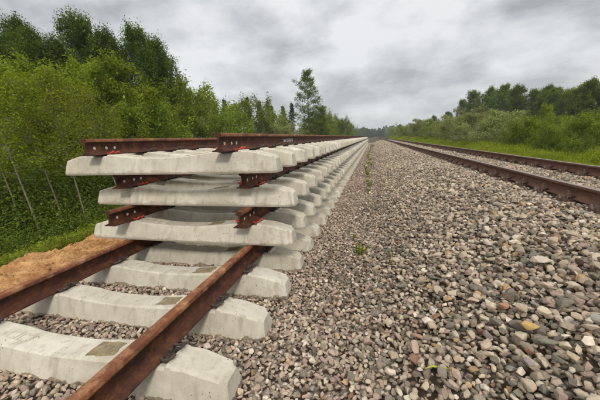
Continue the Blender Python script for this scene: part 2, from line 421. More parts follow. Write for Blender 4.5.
far = cat(lay_stones('b', -1.6, 7.5, 12, 34, .068, sz2, .15), lay_stones('b', 1.1, 7.4, 12, 34, .085, sz2, .42, .7),
          lay_stones('c', 1.2, 7.5, 34, 75, .11, lambda x, y: sz(x, y) * 2.0, .2))
allst = cat(near, far)
g = scatter('gravel_ballast', *allst, stone_protos)
tag(g, 'loose angular beige, grey and brown gravel ballast covering the ground between the tracks', 'gravel')

# ------------------------------------------------------------------ rail
RAIL_H = .183
HALF = [(.075, 0), (.075, .010), (.060, .0155), (.024, .027), (.0115, .040), (.009, .062), (.009, .105), (.012, .128), (.020, .1375), (.0365, .144), (.0375, .150), (.0368, .170), (.032, .1785), (.020, .1825), (0, .183)]
def rail_mesh(y0, y1, mats, holes=False, cut=3.0):
    prof = [(x, z) for x, z in HALF] + [(-x, z) for x, z in HALF[-2::-1]]
    n = len(prof); head_from = 9
    V = []; F = []; mi = []
    ys = [y0] + ([y0 + .5] if holes else []) + list(np.arange(y0 + cut, y1 - 1, cut)) + [y1]
    for y in ys: V += [(x, y, z) for x, z in prof]
    for k in range(len(ys) - 1):
        for i in range(n):
            j = (i + 1) % n
            F.append((k * n + i, k * n + j, (k + 1) * n + j, (k + 1) * n + i))
            lo, hi = min(i, j), max(i, j)
            top = (10 <= i < n - 11) and j != 0
            mi.append(1 if top else 0)
    F.append(tuple(range(n - 1, -1, -1))); mi.append(0)
    F.append(tuple((len(ys) - 1) * n + i for i in range(n))); mi.append(0)
    me = mesh('rail', V, F)
    for mm in mats: me.materials.append(mm)
    me.polygons.foreach_set('material_index', mi)
    if holes:
        o = bpy.data.objects.new('rail', me); COL.objects.link(o)
        mb = MB()
        for q in holes:
            b0 = len(mb.V); c = (y0 + q, .079); nn = 14
            for x in (-.05, .05): mb.V += [(x, c[0] + .018 * math.cos(2 * math.pi * i / nn), c[1] + .018 * math.sin(2 * math.pi * i / nn)) for i in range(nn)]
            mb.F += [(b0 + i, b0 + (i + 1) % nn, b0 + nn + (i + 1) % nn, b0 + nn + i) for i in range(nn)]
            mb.F += [tuple(b0 + nn - 1 - i for i in range(nn)), tuple(b0 + nn + i for i in range(nn))]
        cme = mb.mesh('cutter'); cme.materials.append(mats[0])
        bmx = bmesh.new(); bmx.from_mesh(cme); bmesh.ops.recalc_face_normals(bmx, faces=bmx.faces); bmx.to_mesh(cme); bmx.free()
        bmx = bmesh.new(); bmx.from_mesh(me); bmesh.ops.recalc_face_normals(bmx, faces=bmx.faces); bmx.to_mesh(me); bmx.free()
        co = bpy.data.objects.new('cutter', cme); COL.objects.link(co)
        md = o.modifiers.new('b', 'BOOLEAN'); md.operation = 'DIFFERENCE'; md.object = co; md.solver = 'EXACT'
        bpy.context.view_layer.update()
        dg = bpy.context.evaluated_depsgraph_get()
        new = bpy.data.meshes.new_from_object(o.evaluated_get(dg))
        bpy.data.objects.remove(o); bpy.data.objects.remove(co)
        me = new; me.name = 'rail'
    bmx = bmesh.new(); bmx.from_mesh(me); bmesh.ops.recalc_face_normals(bmx, faces=bmx.faces); bmx.to_mesh(me); bmx.free()
    me.polygons.foreach_set('use_smooth', [True] * len(me.polygons)); me.set_sharp_from_angle(angle=R(38))
    return me

# ------------------------------------------------------------------ prestressed sleeper
def sleeper_mesh(seed=0):
    # top height and top half width along X
    top = [(0, .176), (.16, .179), (.30, .187), (.42, .200), (.52, .211), (.60, .218), (.655, .224), (.675, .224), (.69, .2105), (.90, .2105), (.912, .2105), (.925, .232), (.955, .233), (.965, .222), (1.05, .219), (1.09, .214), (1.27, .168), (1.308, .157), (1.325, .143)]
    r = random.Random(seed)
    half = [(x, z) for x, z in top]
    secs = [(-x, z) for x, z in half[:0:-1]] + half
    bm = bmesh.new(); rings = []
    for x, z in secs:
        a = abs(x)
        # plan: body .30 wide at the foot, ends nipped in at the corners
        nip = 0 if a < 1.2 else (a - 1.2) / .125 * .035
        if a >= 1.299: nip = .052
        y0, y1 = nip, .30 - nip
        k = min(1, z / .23)
        ins = .046 * k + (.012 if z < .19 and a < .6 else 0)     # draft of the sides
        c = .013
        wob = lambda: r.uniform(-.0025, .0025)
        xe = x
        zb0 = 0.0
        xt = x - math.copysign(.018, x) if a >= 1.299 else x     # sloping end face
        ring = [(xe, y0 + .006, zb0), (xe, y0, zb0 + .02), (xt, y0 + ins * .92 + wob(), z - c + wob()), (xt, y0 + ins + c, z + wob()),
                (xt, y1 - ins - c, z + wob()), (xt, y1 - ins * .92 + wob(), z - c + wob()), (xe, y1, zb0 + .02), (xe, y1 - .006, zb0)]
        rings.append([bm.verts.new(p) for p in ring])
    for A, B in zip(rings, rings[1:]):
        for i in range(8):
            j = (i + 1) % 8; bm.faces.new((A[i], A[j], B[j], B[i]))
    bm.faces.new(rings[0][::-1]); bm.faces.new(rings[-1])
    bmesh.ops.recalc_face_normals(bm, faces=bm.faces)
    return bm_mesh('sleeper', bm, R(24))
SLP = [sleeper_mesh(s) for s in range(4)]
for me in SLP: me.materials.append(M['concrete'])
SEAT = .2105
PAD = .0125
PITCHZ = SEAT + PAD + RAIL_H + .001   # level to level
HP = .795
# tension clamp (bent W of spring wire), x grows away from the rail foot
def clip_mesh():
    mb = MB()
    half = [(-.006, .052, .030), (.012, .058, .026), (.040, .060, .030), (.062, .052, .040), (.066, .038, .044), (.055, .027, .036), (.030, .026, .022), (.008, .022, .017), (-.004, .012, .018)]
    P = half + [(x, -y, z) for x, y, z in half[::-1]]
    P = [(x * 1.3, y * 1.25, z * 1.6 - .014) for x, y, z in P]
    mb.tube(P, .0095, 8)
    return mb.mesh('clip', True)
def screw_mesh():
    mb = MB(); mb.prism((.022, 0), .019, .004, .026, 10); mb.prism((.022, 0), .026, .026, .031, 14); mb.prism((.022, 0), .0165, .031, .056, 6, .015, .4)
    return mb.mesh('screw')
def guide_mesh():
    mb = MB(); mb.V = []; 
    prof = [(.002, 0), (.002, .012), (.010, .017), (.040, .019), (.030 + .018, .024), (.050, .002)]
    for y in (-.068, .068): mb.V += [(x, y, z) for x, z in prof]
    n = len(prof); mb.F += [(i, (i + 1) % n, n + (i + 1) % n, n + i) for i in range(n)] + [tuple(range(n - 1, -1, -1)), tuple(range(n, 2 * n))]
    me = mb.mesh('guide_plate'); b_ = bmesh.new(); b_.from_mesh(me); bmesh.ops.recalc_face_normals(b_, faces=b_.faces); b_.to_mesh(me); b_.free()
    return me
CLIP, SCREW, GUIDE = clip_mesh(), screw_mesh(), guide_mesh()
CLIPR = CLIP.copy(); GUIDER = GUIDE.copy()
CLIP.materials.append(M['iron']); SCREW.materials.append(M['iron']); GUIDE.materials.append(M['iron']); CLIPR.materials.append(M['red']); GUIDER.materials.append(M['red'])
pb = MB(); pb.box(-.078, .078, -.07, .07, 0, PAD); PADM = pb.mesh('rail_pad'); PADM.materials.append(M['pad'])
# simplified far fastening
fm = MB(); fm.tube([(-.004, .05, .028), (.05, .055, .035), (.05, -.055, .035), (-.004, -.05, .028)], .009, 4); fm.prism((.022, 0), .02, .0, .05, 5); FARCLIP = fm
# mud patch (2-3 mm of dried mud) and cast frames
def patch_mesh(seed):
    r = random.Random(seed); n = 16; V = []; 
    hx, hy = .105, .075
    base = []
    for i in range(n):
        a = 2 * math.pi * i / n; cx, sy = math.cos(a), math.sin(a); q = 1 / max(abs(cx), abs(sy))
        base.append(((cx * q * .96) * hx + r.uniform(-.016, .012), sy * q * hy * .9 + r.uniform(-.012, .008)))
    # follows the sleeper's dipping top between x .26 and .47
    def zt(x): return float(np.interp(x + .40, [.16, .30, .42, .52, .60], [.179, .187, .200, .211, .218]))
    for x, y in base: V.append((x, y, zt(x) - .003))
    for x, y in base: V.append((x * .95, y * .95, zt(x * .95) + .004))
    for x in (0,): V.append((0, 0, zt(0) + .004))
    F = [(i, (i + 1) % n, n + (i + 1) % n, n + i) for i in range(n)] + [(n + i, n + (i + 1) % n, 2 * n) for i in range(n)]
    return mesh('mud_patch', V, F)
PATCH = [patch_mesh(s) for s in range(4)]
for p in PATCH: p.materials.append(M['mud'])
def cast_mark_mesh():
    mb = MB()
    def zt(x): return float(np.interp(abs(x), [.16, .30, .42, .52, .60], [.179, .187, .200, .211, .218]))
    for x0, x1 in ((-.47, -.39), (-.37, -.27)):
        z0, z1 = zt(x0), zt(x1)
        for (a, b_, y0, y1) in ((x0, x1, .108, .113), (x0, x1, .177, .182), (x0, x0 + .005, .113, .177), (x1 - .005, x1, .113, .177)):
            i = len(mb.V)
            for x in (a, b_):
                for y in (y0, y1):
                    for dz in (-.002, .004): mb.V.append((x, y, zt(x) + dz))
            mb.F += [tuple(i + k for k in q) for q in ((1, 5, 7, 3), (0, 1, 3, 2), (4, 6, 7, 5), (0, 4, 5, 1), (2, 3, 7, 6))]
    return mb.mesh('cast_mark')
CAST = cast_mark_mesh(); CAST.materials.append(M['concrete'])

SP = .634
def track_panel(level, x_off, y_first, count, rail_start, label, holes, red_first, near_clips, dx_rail=0.0):
    """level 0 lies on the gravel; y_first = front foot of its first sleeper"""
    z = level * PITCHZ
    root = empty('track_panel', (x_off, y_first, z), 0, label, 'track panel', 'track panels stacked one on another')
    for s, nm in ((-1, 'rail'), (1, 'rail')):
        me = rail_mesh(0, (count - 1) * SP + .35 - rail_start[0 if s < 0 else 1], (M['rust'], M['rust_head']), holes)
        ro = link('rail', me, root); ro.location = (s * HP, rail_start[0 if s < 0 else 1], SEAT + PAD)
    far = MB()
    for k in range(count):
        sl = link('sleeper', SLP[rnd.randrange(4)], root)
        sl.location = (rnd.uniform(-.006, .006) if k else 0, k * SP + (rnd.uniform(-.008, .008) if k else 0), 0)
        sl.rotation_euler = (0, 0, rnd.uniform(-.004, .004) if k else 0)
        flip = False
        if k < near_clips:
            for s in (-1, 1):
                pd = link('rail_pad', PADM, sl); pd.location = (s * HP, .15, SEAT)
                for e in (-1, 1):
                    rot = 0 if e > 0 else math.pi
                    base = (s * HP + e * .0755, .15, SEAT)
                    red = (k == 0 and red_first)
                    for nm, me in (('guide_plate', GUIDE), ('clip', CLIPR if red else CLIP), ('screw', SCREW)):
                        c = link(nm, me, sl); c.location = base; c.rotation_euler = (0, 0, rot + rnd.uniform(-.04, .04)); c.scale = (.85, .72, .85) if red and nm == 'clip' else (1, 1, 1)
            pt = link('mud_patch', PATCH[rnd.randrange(4)], sl); pt.location = (.40 + rnd.uniform(-.02, .02), .15, 0); pt.scale = (rnd.uniform(.8, 1.1), 1, 1)
            cm = link('cast_mark', CAST, sl)
        else:
            for s in (-1, 1):
                for e in (-1, 1):
                    i = len(far.V)
                    far.V += [(s * HP + e * .0755 + e * x, k * SP + .15 + y * e, SEAT + zz_) for x, y, zz_ in FARCLIP.V]
                    far.F += [tuple(i + q for q in f) for f in FARCLIP.F]
                    far.box(s * HP - .078, s * HP + .078, k * SP + .08, k * SP + .22, SEAT, SEAT + PAD) if e > 0 else None
    if far.V:
        o = link('clip', far.mesh('clip'), root, M['iron']); o['kind'] = 'stuff'
    return root
H3 = (.11, .27, .39)
N1 = 90
P_bottom = track_panel(0, 0, 1.311 - 2 * SP, N1 + 5, (-1.2, -1.2), 'lowest concrete track panel on the gravel, its rusty rails running out towards the viewer', False, False, 18)
P_third = track_panel(1, -.031, 2.9815, N1, (-.19, -.11), 'second concrete track panel up from the gravel, resting on the lowest one', H3, True, 14)
P_second = track_panel(2, -.026, 3.1124, N1, (-.14, -.10), 'concrete track panel just under the topmost one, set furthest back at its front end', H3, True, 14)
P_top = track_panel(3, -.114, 2.829, N1, (-.11, -.11), 'topmost concrete track panel of the stack with its rusty rails bare against the trees', H3, True, 18)

# white chalk marks on the web of the top panel's right rail
def chalk(parent):
    mb = MB(); y = 0
    def ring(cy, cz, ry, rz):
        P = [(0, cy + ry * math.cos(a), cz + rz * math.sin(a)) for a in [2 * math.pi * i / 10 for i in range(11)]]
        mb.tube(P, .004, 4)
    def line(a, b_): mb.tube([(0, a[0], a[1]), (0, b_[0], b_[1])], .004, 4)
    for ch in 'OXOOXO':
        if ch == 'O': ring(y + .04, .075, .033, .026)
        else: line((y, .05), (y + .08, .10)); line((y, .10), (y + .08, .05))
        y += .105
    return mb.mesh('chalk_mark')
rimb = MB(); nn = 12
for xx in (-.0112, .0112): rimb.V += [(xx, .0172 * math.cos(2 * math.pi * i / nn), .0172 * math.sin(2 * math.pi * i / nn)) for i in range(nn)]
rimb.F = [(i, (i + 1) % nn, nn + (i + 1) % nn, nn + i) for i in range(nn)] + [tuple(range(nn - 1, -1, -1)), tuple(range(nn, 2 * nn))]
BRIGHT_DISC = rimb.mesh('bolt_hole_bright_disc'); BRIGHT_DISC.materials.append(simple('pale_bright_spot', (.60, .53, .40), .6))  # pale discs added to fill the bolt holes and show them as bright spots
for p_ in (P_third, P_second, P_top):
    for c in list(p_.children):
        if c.name.startswith('rail'):
            for q in H3: link('bolt_hole_bright_disc', BRIGHT_DISC, c).location = (0, q, .079)
rl = [c for c in P_top.children if c.name.startswith('rail') and c.location.x > 0][0]
cm = link('chalk_mark', chalk(None), rl, M['chalk']); cm.location = (.0098, 5.03 - 2.83, .008)

# ------------------------------------------------------------------ running track on the right
XN, ZB = 4.752, .629
trk = empty('railway_track', (XN + HP, 0, 0), 0, 'running railway track with worn rusty rails bedded in gravel beside the green bushes', 'railway track')
for s in (-1, 1):
    me = rail_mesh(-6, 420, (M['rust_old'], M['steel']), cut=60)
    # only the crown of the head is worn bright
    mi = np.zeros(len(me.polygons), np.int32)
    for p in me.polygons:
        if p.center.z > .176: mi[p.index] = 1
    me.polygons.foreach_set('material_index', mi)
    r_ = link('rail', me, trk); r_.location = (s * HP, 0, ZB)
def kb_meshes():
    a = MB(); a.box(-.185, .185, -.08, .08, -.033, 0.0); a.box(.082, .098, -.06, .06, 0, .030); a.box(-.098, -.082, -.06, .06, 0, .030)
    bp = a.mesh('base_plate')
    c = MB(); c.box(.045, .125, -.034, .034, .022, .040); c.box(.107, .128, -.034, .034, .001, .022)
    c.prism((.095, 0), .012, .04, .088, 8); c.prism((.095, 0), .024, .041, .066, 6, .023, .3)
    c.tube([(.095 + .021 * math.cos(q * .7), .021 * math.sin(q * .7), .044 + q * .0012) for q in range(12)], .005, 4)
    cl_ = c.mesh('clamp')
    d = MB(); d.prism((.152, .03), .021, .0, .026, 6, .019); d.prism((.152, .03), .012, .026, .040, 6); d.prism((.152, -.035), .021, .0, .024, 6, .019); d.prism((.152, -.035), .011, .026, .038, 6)
    return bp, cl_, d.mesh('anchor_bolt')
BP, CL, AB = kb_meshes()
for q in (BP, CL, AB): q.materials.append(M['iron_old'])
for q in (CL, AB):
    for v_ in q.vertices: v_.co = ((v_.co.x - .08) * 1.25 + .08, v_.co.y * 1.5, v_.co.z * 1.2)
tsl = MB(); 
tsl.V = [(-1.3, -.11, -.15), (1.3, -.11, -.15), (1.3, .11, -.15), (-1.3, .11, -.15), (-1.29, -.09, 0), (1.29, -.09, 0), (1.29, .09, 0), (-1.29, .09, 0)]
tsl.F = [(0, 3, 2, 1), (4, 5, 6, 7), (0, 1, 5, 4), (1, 2, 6, 5), (2, 3, 7, 6), (3, 0, 4, 7)]
TSL = tsl.mesh('sleeper'); TSL.materials.append(simple('old_grey_sleeper_concrete', (.20, .18, .155), .9))
farf = MB(); FT = SP
y = 4.67 - 12 * SP; k = 0
while y < 95:
    if y < 40:
        sl = link('sleeper', TSL, trk); sl.location = (0, y, ZB - .033)
        for s in (-1, 1):
            fo = link('fastening', BP, trk); fo.location = (s * HP, y, ZB - .001); fo.rotation_euler = (0, 0, rnd.uniform(-.02, .02))
            if y < 22:
                for e in (0, math.pi):
                    a = link('clamp', CL, fo); a.rotation_euler = (0, 0, e)
                    a2 = link('anchor_bolt', AB, fo); a2.rotation_euler = (0, 0, e)
            else:
                for x in (-.1, .1): farf.prism((s * HP + x, y), .035, ZB, ZB + .08, 5)
    else:
        for s in (-1, 1):
            farf.box(s * HP - .16, s * HP + .16, y - .08, y + .08, ZB - .02, ZB + .03)
            for x in (-.1, .1): farf.prism((s * HP + x, y), .035, ZB, ZB + .08, 4)
    y += SP; k += 1
o = link('fastening', farf.mesh('fastening'), trk, M['iron_old']); o['kind'] = 'stuff'

# ------------------------------------------------------------------ leaves and trees
def leaf_quads(C, size, rs, droop=.3, aspect=.55, lv=None, up=.55):
    """rhombic leaves around centres C -> V,F,lv"""
    n = len(C)
    a = rs.random(n) * 6.283; el = rs.normal(-droop, .5, n)
    d = np.stack([np.cos(a) * np.cos(el), np.sin(a) * np.cos(el), np.sin(el)], 1)
    nrm = rs.normal(0, 1, (n, 3)) * (1 - up) + np.array([0, 0, up * 1.6]); 
    w_ = np.cross(nrm, d); w_ /= np.linalg.norm(w_, axis=1)[:, None] + 1e-6
    nn = np.cross(d, w_)
    L = size * np.exp(rs.normal(0, .25, n)); W = L * aspect
    tip = C + d * L[:, None] * .5; base = C - d * L[:, None] * .5
    l = C + w_ * W[:, None] * .5 + nn * W[:, None] * .12; r_ = C - w_ * W[:, None] * .5 + nn * W[:, None] * .12
    V = np.stack([base, r_, tip, l], 1).reshape(-1, 3)
    F = np.arange(4 * n).reshape(-1, 4)
    lv = rs.random(n) if lv is None else np.clip(lv + rs.normal(0, .13, n), 0, 1)
    return V, F, lv
def crown_mesh(name, C, size, rs, mat, **kw):
    V, F, lv = leaf_quads(C, size, rs, **kw)
    me = npmesh(name, V, F, {'lv': ('FLOAT', 'FACE', lv)}); me.materials.append(mat)
    return me
def tree_proto(seed, H, crown_base, rad, prof, nlimb, nleaf, leaf, trunk_r, up=.6, lean=(0, 0), clump=.3, mat='leaf_dark', bark='bark', stems=1, sub=4, sag=0., fill=0.25, lup=.55, taper=.25, cz=.75):
    rs = np.random.default_rng(seed); r = random.Random(seed)
    mb = MB(); cl = []
    for st in range(stems):
        az0 = r.random() * 6.28; spread = 0 if stems == 1 else r.uniform(.1, .42)
        Hs = H * (1 if st == 0 else r.uniform(.65, .98))
        bx, by = (0, 0) if stems == 1 else (math.cos(az0) * .12 * H * .1, math.sin(az0) * .12 * H * .1)
        def tp(u):
            k = u ** 1.3
            return Vector((bx + (lean[0] + math.cos(az0) * spread) * Hs * k + .03 * H * math.sin(u * 5 + az0) * u, by + (lean[1] + math.sin(az0) * spread) * Hs * k + .03 * H * math.sin(u * 4 + 2 * az0) * u, u * Hs))
        tr = trunk_r * (1 if st == 0 else r.uniform(.5, .9))
        P = [tp(u) for u in np.linspace(0, .96, 10)]; P[0].z = -.6
        mb.tube(P, [tr * (1 - .85 * i / 9) for i in range(10)], 7)
        nl = max(3, int(nlimb / stems))
        for i in range(nl):
            u = crown_base + (1 - crown_base) * ((i + r.random() * .7) / nl) * .97
            t_ = (u - crown_base) / (1 - crown_base)
            L = rad * prof(t_) * r.uniform(.65, 1.12) + .15
            a = i * 2.399 + r.uniform(-.4, .4) + az0
            el = up * (0.5 + .6 * t_) + r.uniform(-.15, .15)
            o0 = tp(u); d = Vector((math.cos(a) * math.cos(el), math.sin(a) * math.cos(el), math.sin(el)))
            Q = []
            for q in np.linspace(0, 1, 5):
                p = o0 + d * L * q; p.z += (-sag * q * q) * L + r.uniform(-.03, .03) * L * q; p.x += r.uniform(-.05, .05) * L * q; p.y += r.uniform(-.05, .05) * L * q
                Q.append(p)
            lr = tr * (1 - .8 * u) * .5
            mb.tube(Q, [max(.004, lr * (1 - .8 * q)) for q in np.linspace(0, 1, 5)], 5, False)
            for q in np.linspace(.3, 1, sub):
                p = Q[min(4, int(q * 4))].lerp(Q[min(4, int(q * 4) + 1)], (q * 4) % 1) if q < 1 else Q[4]
                for _ in range(2):
                    dd = Vector((r.gauss(0, 1), r.gauss(0, 1), r.gauss(.15, .6))).normalized() * L * r.uniform(.12, .34) * (1.25 - q * .5)
                    e = p + dd
                    mb.tube([p, p.lerp(e, .5) + Vector((0, 0, .02)), e], [lr * .3 + .002, lr * .2 + .002, .002], 3, False)
                    cl.append((e, .5 + .5 * q)); cl.append((p.lerp(e, .55), .5 + .4 * q))
                    if cz > 1 and q > .8: cl.append((e + Vector((0, 0, clump * 1.5)), .55)); cl.append((e + Vector((r.gauss(0, .08), r.gauss(0, .08), clump * 2.7)), .22))
        cl.append((tp(.97), 1)); cl.append((tp(.92), 1)); cl.append((tp(1.0), 1))
    C0 = np.array([tuple(c[0]) for c in cl]); wv = np.array([c[1] for c in cl]); wv = wv * rs.uniform(.35, 1.6, len(wv)); wv /= wv.sum()
    pick = rs.choice(len(C0), nleaf, p=wv)
    nb = len(C0) // 6 + 1; tone = .45 * rs.random(len(C0)) + .55 * np.repeat(rs.random(nb), 6)[:len(C0)] if len(C0) <= nb * 6 else rs.random(len(C0))
    cs = clump * rs.uniform(.6, 1.35, len(C0))
    bl = rs.normal(0, 1, (nleaf, 3)); bl /= np.linalg.norm(bl, axis=1)[:, None]; bl *= (rs.random(nleaf) ** .5)[:, None] * 1.75
    C = C0[pick] + bl * cs[pick][:, None] * np.array([1, 1, cz])
    C[:, 2] = np.maximum(C[:, 2], .02)
    H = float(np.percentile(C[:, 2], 99.7))
    return mb.mesh('trunk', True), crown_mesh('crown', C, leaf, rs, M[mat], lv=tone[pick] * .75 + .12, up=lup), M[bark], H
def ov(t): return math.sin(math.pi * min(1, (t * .86 + .14))) ** .7
def wide_low(t): return (1 - t) ** .6 * (.6 + .4 * math.sin(3 * t + .6))
def tall(t): return (math.sin(math.pi * min(1, t * .78 + .2)) ** .8) * (.8 + .35 * math.sin(t * 9))
def cone(t): return 1 - t * .97
PR = {}
def proto(kind, *a, **k):
    tr, cr, bk, H = tree_proto(*a, **k); tr.materials.append(bk); PR.setdefault(kind, []).append((tr, cr, H))
for s in (1, 2, 3, 21): proto('dark', s, 10, .14, 2.6, ov, 58, 44000, .115, .15, up=1.0, clump=.20, mat='leaf_dark', sub=4, cz=1.3)
for s in (4, 5, 6, 22): proto('young', s, 6, .14, 1.7, tall, 30, 20000, .095, .05, up=.85, clump=.155, mat='leaf_mid', bark='bark_pale', stems=2, sub=4, cz=1.1)
for s in (7, 8, 9, 23): proto('bush', s, 3.6, .04, 1.7, ov, 40, 17000, .085, .03, up=.85, clump=.13, mat='leaf_bush', bark='bark_pale', stems=4, sub=4, cz=1.15)
for s in (10, 11): proto('willow', s, 3.2, .03, 2.0, ov, 44, 17000, .08, .03, up=.6, clump=.17, mat='leaf_willow', bark='bark_pale', stems=5, lup=.35)
proto('birch', 12, 12, .22, 2.6, ov, 46, 15000, .15, .13, up=.6, clump=.30, mat='leaf_birch', bark='bark', sag=.15, lup=.3)
for s in (13, 14): proto('spruce', s, 12, .06, 2.2, cone, 90, 12000, .20, .14, up=-.1, clump=.17, mat='leaf_spruce', sub=4, sag=.1)
for s in (15, 16, 17, 24): proto('aspen', s, 11, .26, 2.3, ov, 46, 26000, .16, .10, up=1.0, clump=.20, mat='leaf_aspen', bark='bark_birch', sub=4, cz=1.4)
for s in (18, 19): proto('sapling', s, 4.2, .42, .85, ov, 20, 4600, .052, .026, up=.8, clump=.19, mat='leaf_mid', bark='bark_pale', lean=(-.20, .02))
cnt = 0
ORD = 'nearest|second|third|fourth|fifth|sixth|seventh|eighth|ninth|tenth|eleventh|twelfth|thirteenth|fourteenth|fifteenth'.split('|')
def plant(kind, x, y, top, label, cat='tree', group=None, name=None, wide=1.0, v=None):
    global cnt
    tr, cr, H = PR[kind][(cnt if v is None else v) % len(PR[kind])]; cnt += 1
    z = float(ground_z(x, y)); s = (top - z) / H
    root = empty(name or {'bush': 'bush', 'willow': 'willow_bush', 'spruce': 'spruce_tree', 'birch': 'birch_tree', 'aspen': 'aspen_tree', 'sapling': 'sapling'}.get(kind, 'broadleaf_tree'), (x, y, z), rnd.uniform(0, 6.28) if kind != 'sapling' else rnd.uniform(-.3, .3), label, cat, group)
    root.scale = (s * wide, s * wide, s)
    link('trunk' if kind not in ('bush', 'willow') else 'stems', tr, root); link('crown', cr, root)
    return root
G1 = 'tall dark trees at the back of the left wood'
BIG = [(-19.6, 14.3, 8.6, 'dark green tree at the far left edge of the left wood'), (-15.8, 12.8, 6.6, 'shorter dark tree between two taller ones at the far left'),
 (-18.4, 16.0, 8.8, 'dark tree with a pointed top second from the left in the left wood'), (-16.8, 16.3, 8.2, 'dark tree in the saddle left of the highest crown'),
 (-17.2, 18.8, 10.3, 'highest dark tree of the left wood, rising in the middle of it'), (-15.5, 19.1, 9.3, 'dark tree just right of the highest crown in the left wood'),
 (-15.0, 20.9, 10.1, 'tall dark tree with a broad crown near the right end of the left wood'), (-13.7, 20.9, 9.1, 'dark tree second from the right end of the tall left wood'),
 (-14.4, 22.8, 8.7, 'dark tree whose drooping side ends the tall left wood against the sky'), (-15.2, 25.2, 6.6, 'lower dark tree filling behind the right end of the left wood'),
 (-22, 18, 10.5, 'dark tree deep behind the left edge of the left wood'), (-20, 22, 10.3, 'dark tree deep behind the middle of the left wood')]
for x, y, t_, lb in BIG: plant('dark', x, y, t_, lb, group=G1, wide=.92)
G2 = 'young yellow green trees in front of the dark wood'
for x, y, t_, lb in [(-8.6, 7.3, 3.6, 'small yellow green tree at the left picture edge, lowest of the young ones'), (-11.3, 10.4, 5.6, 'bright yellow green tree under the pointed dark crown at the left'),
 (-8.7, 8.9, 4.2, 'light green young tree left of the topmost rail, nearest of the mid row'), (-11.9, 12.8, 5.9, 'light tree in front of the highest dark tree'),
 (-9.8, 12.1, 4.8, 'pale green young tree straight above the left end of the topmost sleeper'), (-10.9, 15.2, 5.6, 'young tree in front of the broad dark crown'),
 (-11.6, 17.2, 6.0, 'young tree with an upright crown at the right end of the light row'), (-10.7, 18.6, 4.3, 'low young tree where the light row meets the bushes')]:
    plant('young', x, y, t_, lb, group=G2, wide=1.15)
G3 = 'thin pale trunked saplings leaning left above the bank'
for x, y, t_, lb in [(-5.9, 5.2, 3.3, 'leaning pale sapling nearest the left picture edge'), (-5.1, 5.05, 3.5, 'leaning sapling second from the left edge above the sand strip'),
 (-5.15, 5.6, 3.3, 'leaning sapling whose thin trunk stands third from the left edge'), (-4.9, 6.0, 3.5, 'leaning sapling right of its close neighbour, left of the sleeper ends'),
 (-5.0, 7.3, 3.2, 'single thin sapling with its trunk just left of the second sleeper from the top')]:
    plant('sapling', x, y, t_, lb, group=G3)
G4 = 'green bushes in a row behind the stack of panels'
BU = [(-8.0, 10.2, 2.9, 'rounded bush behind the left rail end of the topmost panel'), (-9.6, 13.6, 3.5, 'bush behind the topmost panel, first to stand above its left rail'), (-10.4, 16.6, 3.8, 'bush right of centre behind the left rail of the topmost panel'),
 (-11.6, 19.5, 4.3, 'leafy bush below the right end of the dark wood'), (-12.4, 22.5, 4.9, 'bush just right of the dark wood'), (-12.3, 26.1, 5.3, 'bush left of the small spruce tops'),
 (-12.6, 30.5, 5.3, 'bush in front of the small spruce tops'), (-11.8, 35.2, 5.4, 'bush right below the spruce tops'), (-10.8, 41, 4.6, 'bush left of the tall birch')]
for x, y, t_, lb in BU: plant('bush', x, y, t_ * (1.1 if y < 20 else 1.25), lb, 'bush', G4, wide=1.0)
FB = [52, 58, 69.1, 78, 89.4, 105, 129.7, 150, 175, 200]
for x, y, t_ in [(-7.6, 52, 5.2), (-9, 58, 6), (-8.5, 69.1, 6.3), (-10, 78, 7), (-8.2, 89.4, 6.8), (-10, 105, 7.8), (-8.0, 129.7, 7.2), (-11, 150, 8.5), (-9, 175, 8), (-12, 200, 9)]:
    plant('bush', x, y, t_ * 1.08, ORD[FB.index(y)] + ' of the far green bushes right of the tall birch, counted from the viewer', 'bush', 'far bushes behind the end of the stack')
plant('bush', -3.25, 6.1, .42, 'small bright green shrub at the edge of the bank left of the third sleeper', 'bush')
plant('willow', -9.5, 37, 4.3, 'greyish bush standing left of the tall birch foot', 'bush')
plant('birch', -7.4, 47.1, 11.6, 'tall loose crowned birch rising alone above the bushes', 'tree', v=0, wide=.85)
plant('birch', -6.3, 50.5, 6.6, 'short rounded birch at the right foot of the tall one', 'tree', v=0, wide=1.25)
SO = [1, 2, 4, 5, 6, 8, 9, 10, 7, 3, 0]
for i, (x, y, t_) in enumerate([(-35.7, 70.5, 12.3), (-33.8, 71.5, 13), (-32.4, 74.4, 12.1), (-28.3, 74, 13.4), (-27.6, 79.6, 12.9), (-25.1, 80.5, 12.6), (-22.7, 86.5, 12.0), (-20.8, 87, 12.8), (-23, 76, 11.2), (-30, 70, 11.2), (-38, 72, 12)]):
    plant('spruce', x, y, t_ * .90, 'narrow dark spruce top, ' + ['leftmost', 'second', 'third', 'fourth', 'fifth', 'sixth', 'seventh', 'eighth', 'ninth', 'tenth', 'rightmost'][SO[i]] + ' from the left between wood and birch', 'tree', 'distant spruces behind the bushes')
# right-hand side
G5 = 'row of leafy trees on the right skyline'
RF = [(450, 28.5, 123, 9.2), (462, 29.3, 108, 11.7), (475, 28.8, 95, 12.6), (490, 29, 84, 11.7), (505, 29.5, 77, 11.3), (520, 30, 71, 10.3), (535, 31.5, 68.5, 9.0), (545, 31.7, 65, 8.1), (555, 31.6, 61.3, 8.3), (570, 31.6, 57.5, 7.5), (580, 31, 54, 7.5), (592, 29, 47.5, 7.6), (610, 31, 48, 7.0)]
RL = ['smallest tree at the left end of the right skyline', 'second tree from the left end of the right skyline', 'tall tree where the right skyline reaches its full height', 'tall tree left of the highest crown on the right', 'highest crown near the left end of the right wood',
 'tall tree just right of the highest crown in the right wood', 'tree in the dip of the right skyline', 'lower tree right of the dip in the skyline', 'thin tree with visible pale trunk right of the dip', 'loose crowned tree with pale trunk in the right wood', 'tree left of the last tall one at the right edge', 'tall pointed tree with pale trunk nearest the right picture edge', 'tree cut off by the right picture edge']
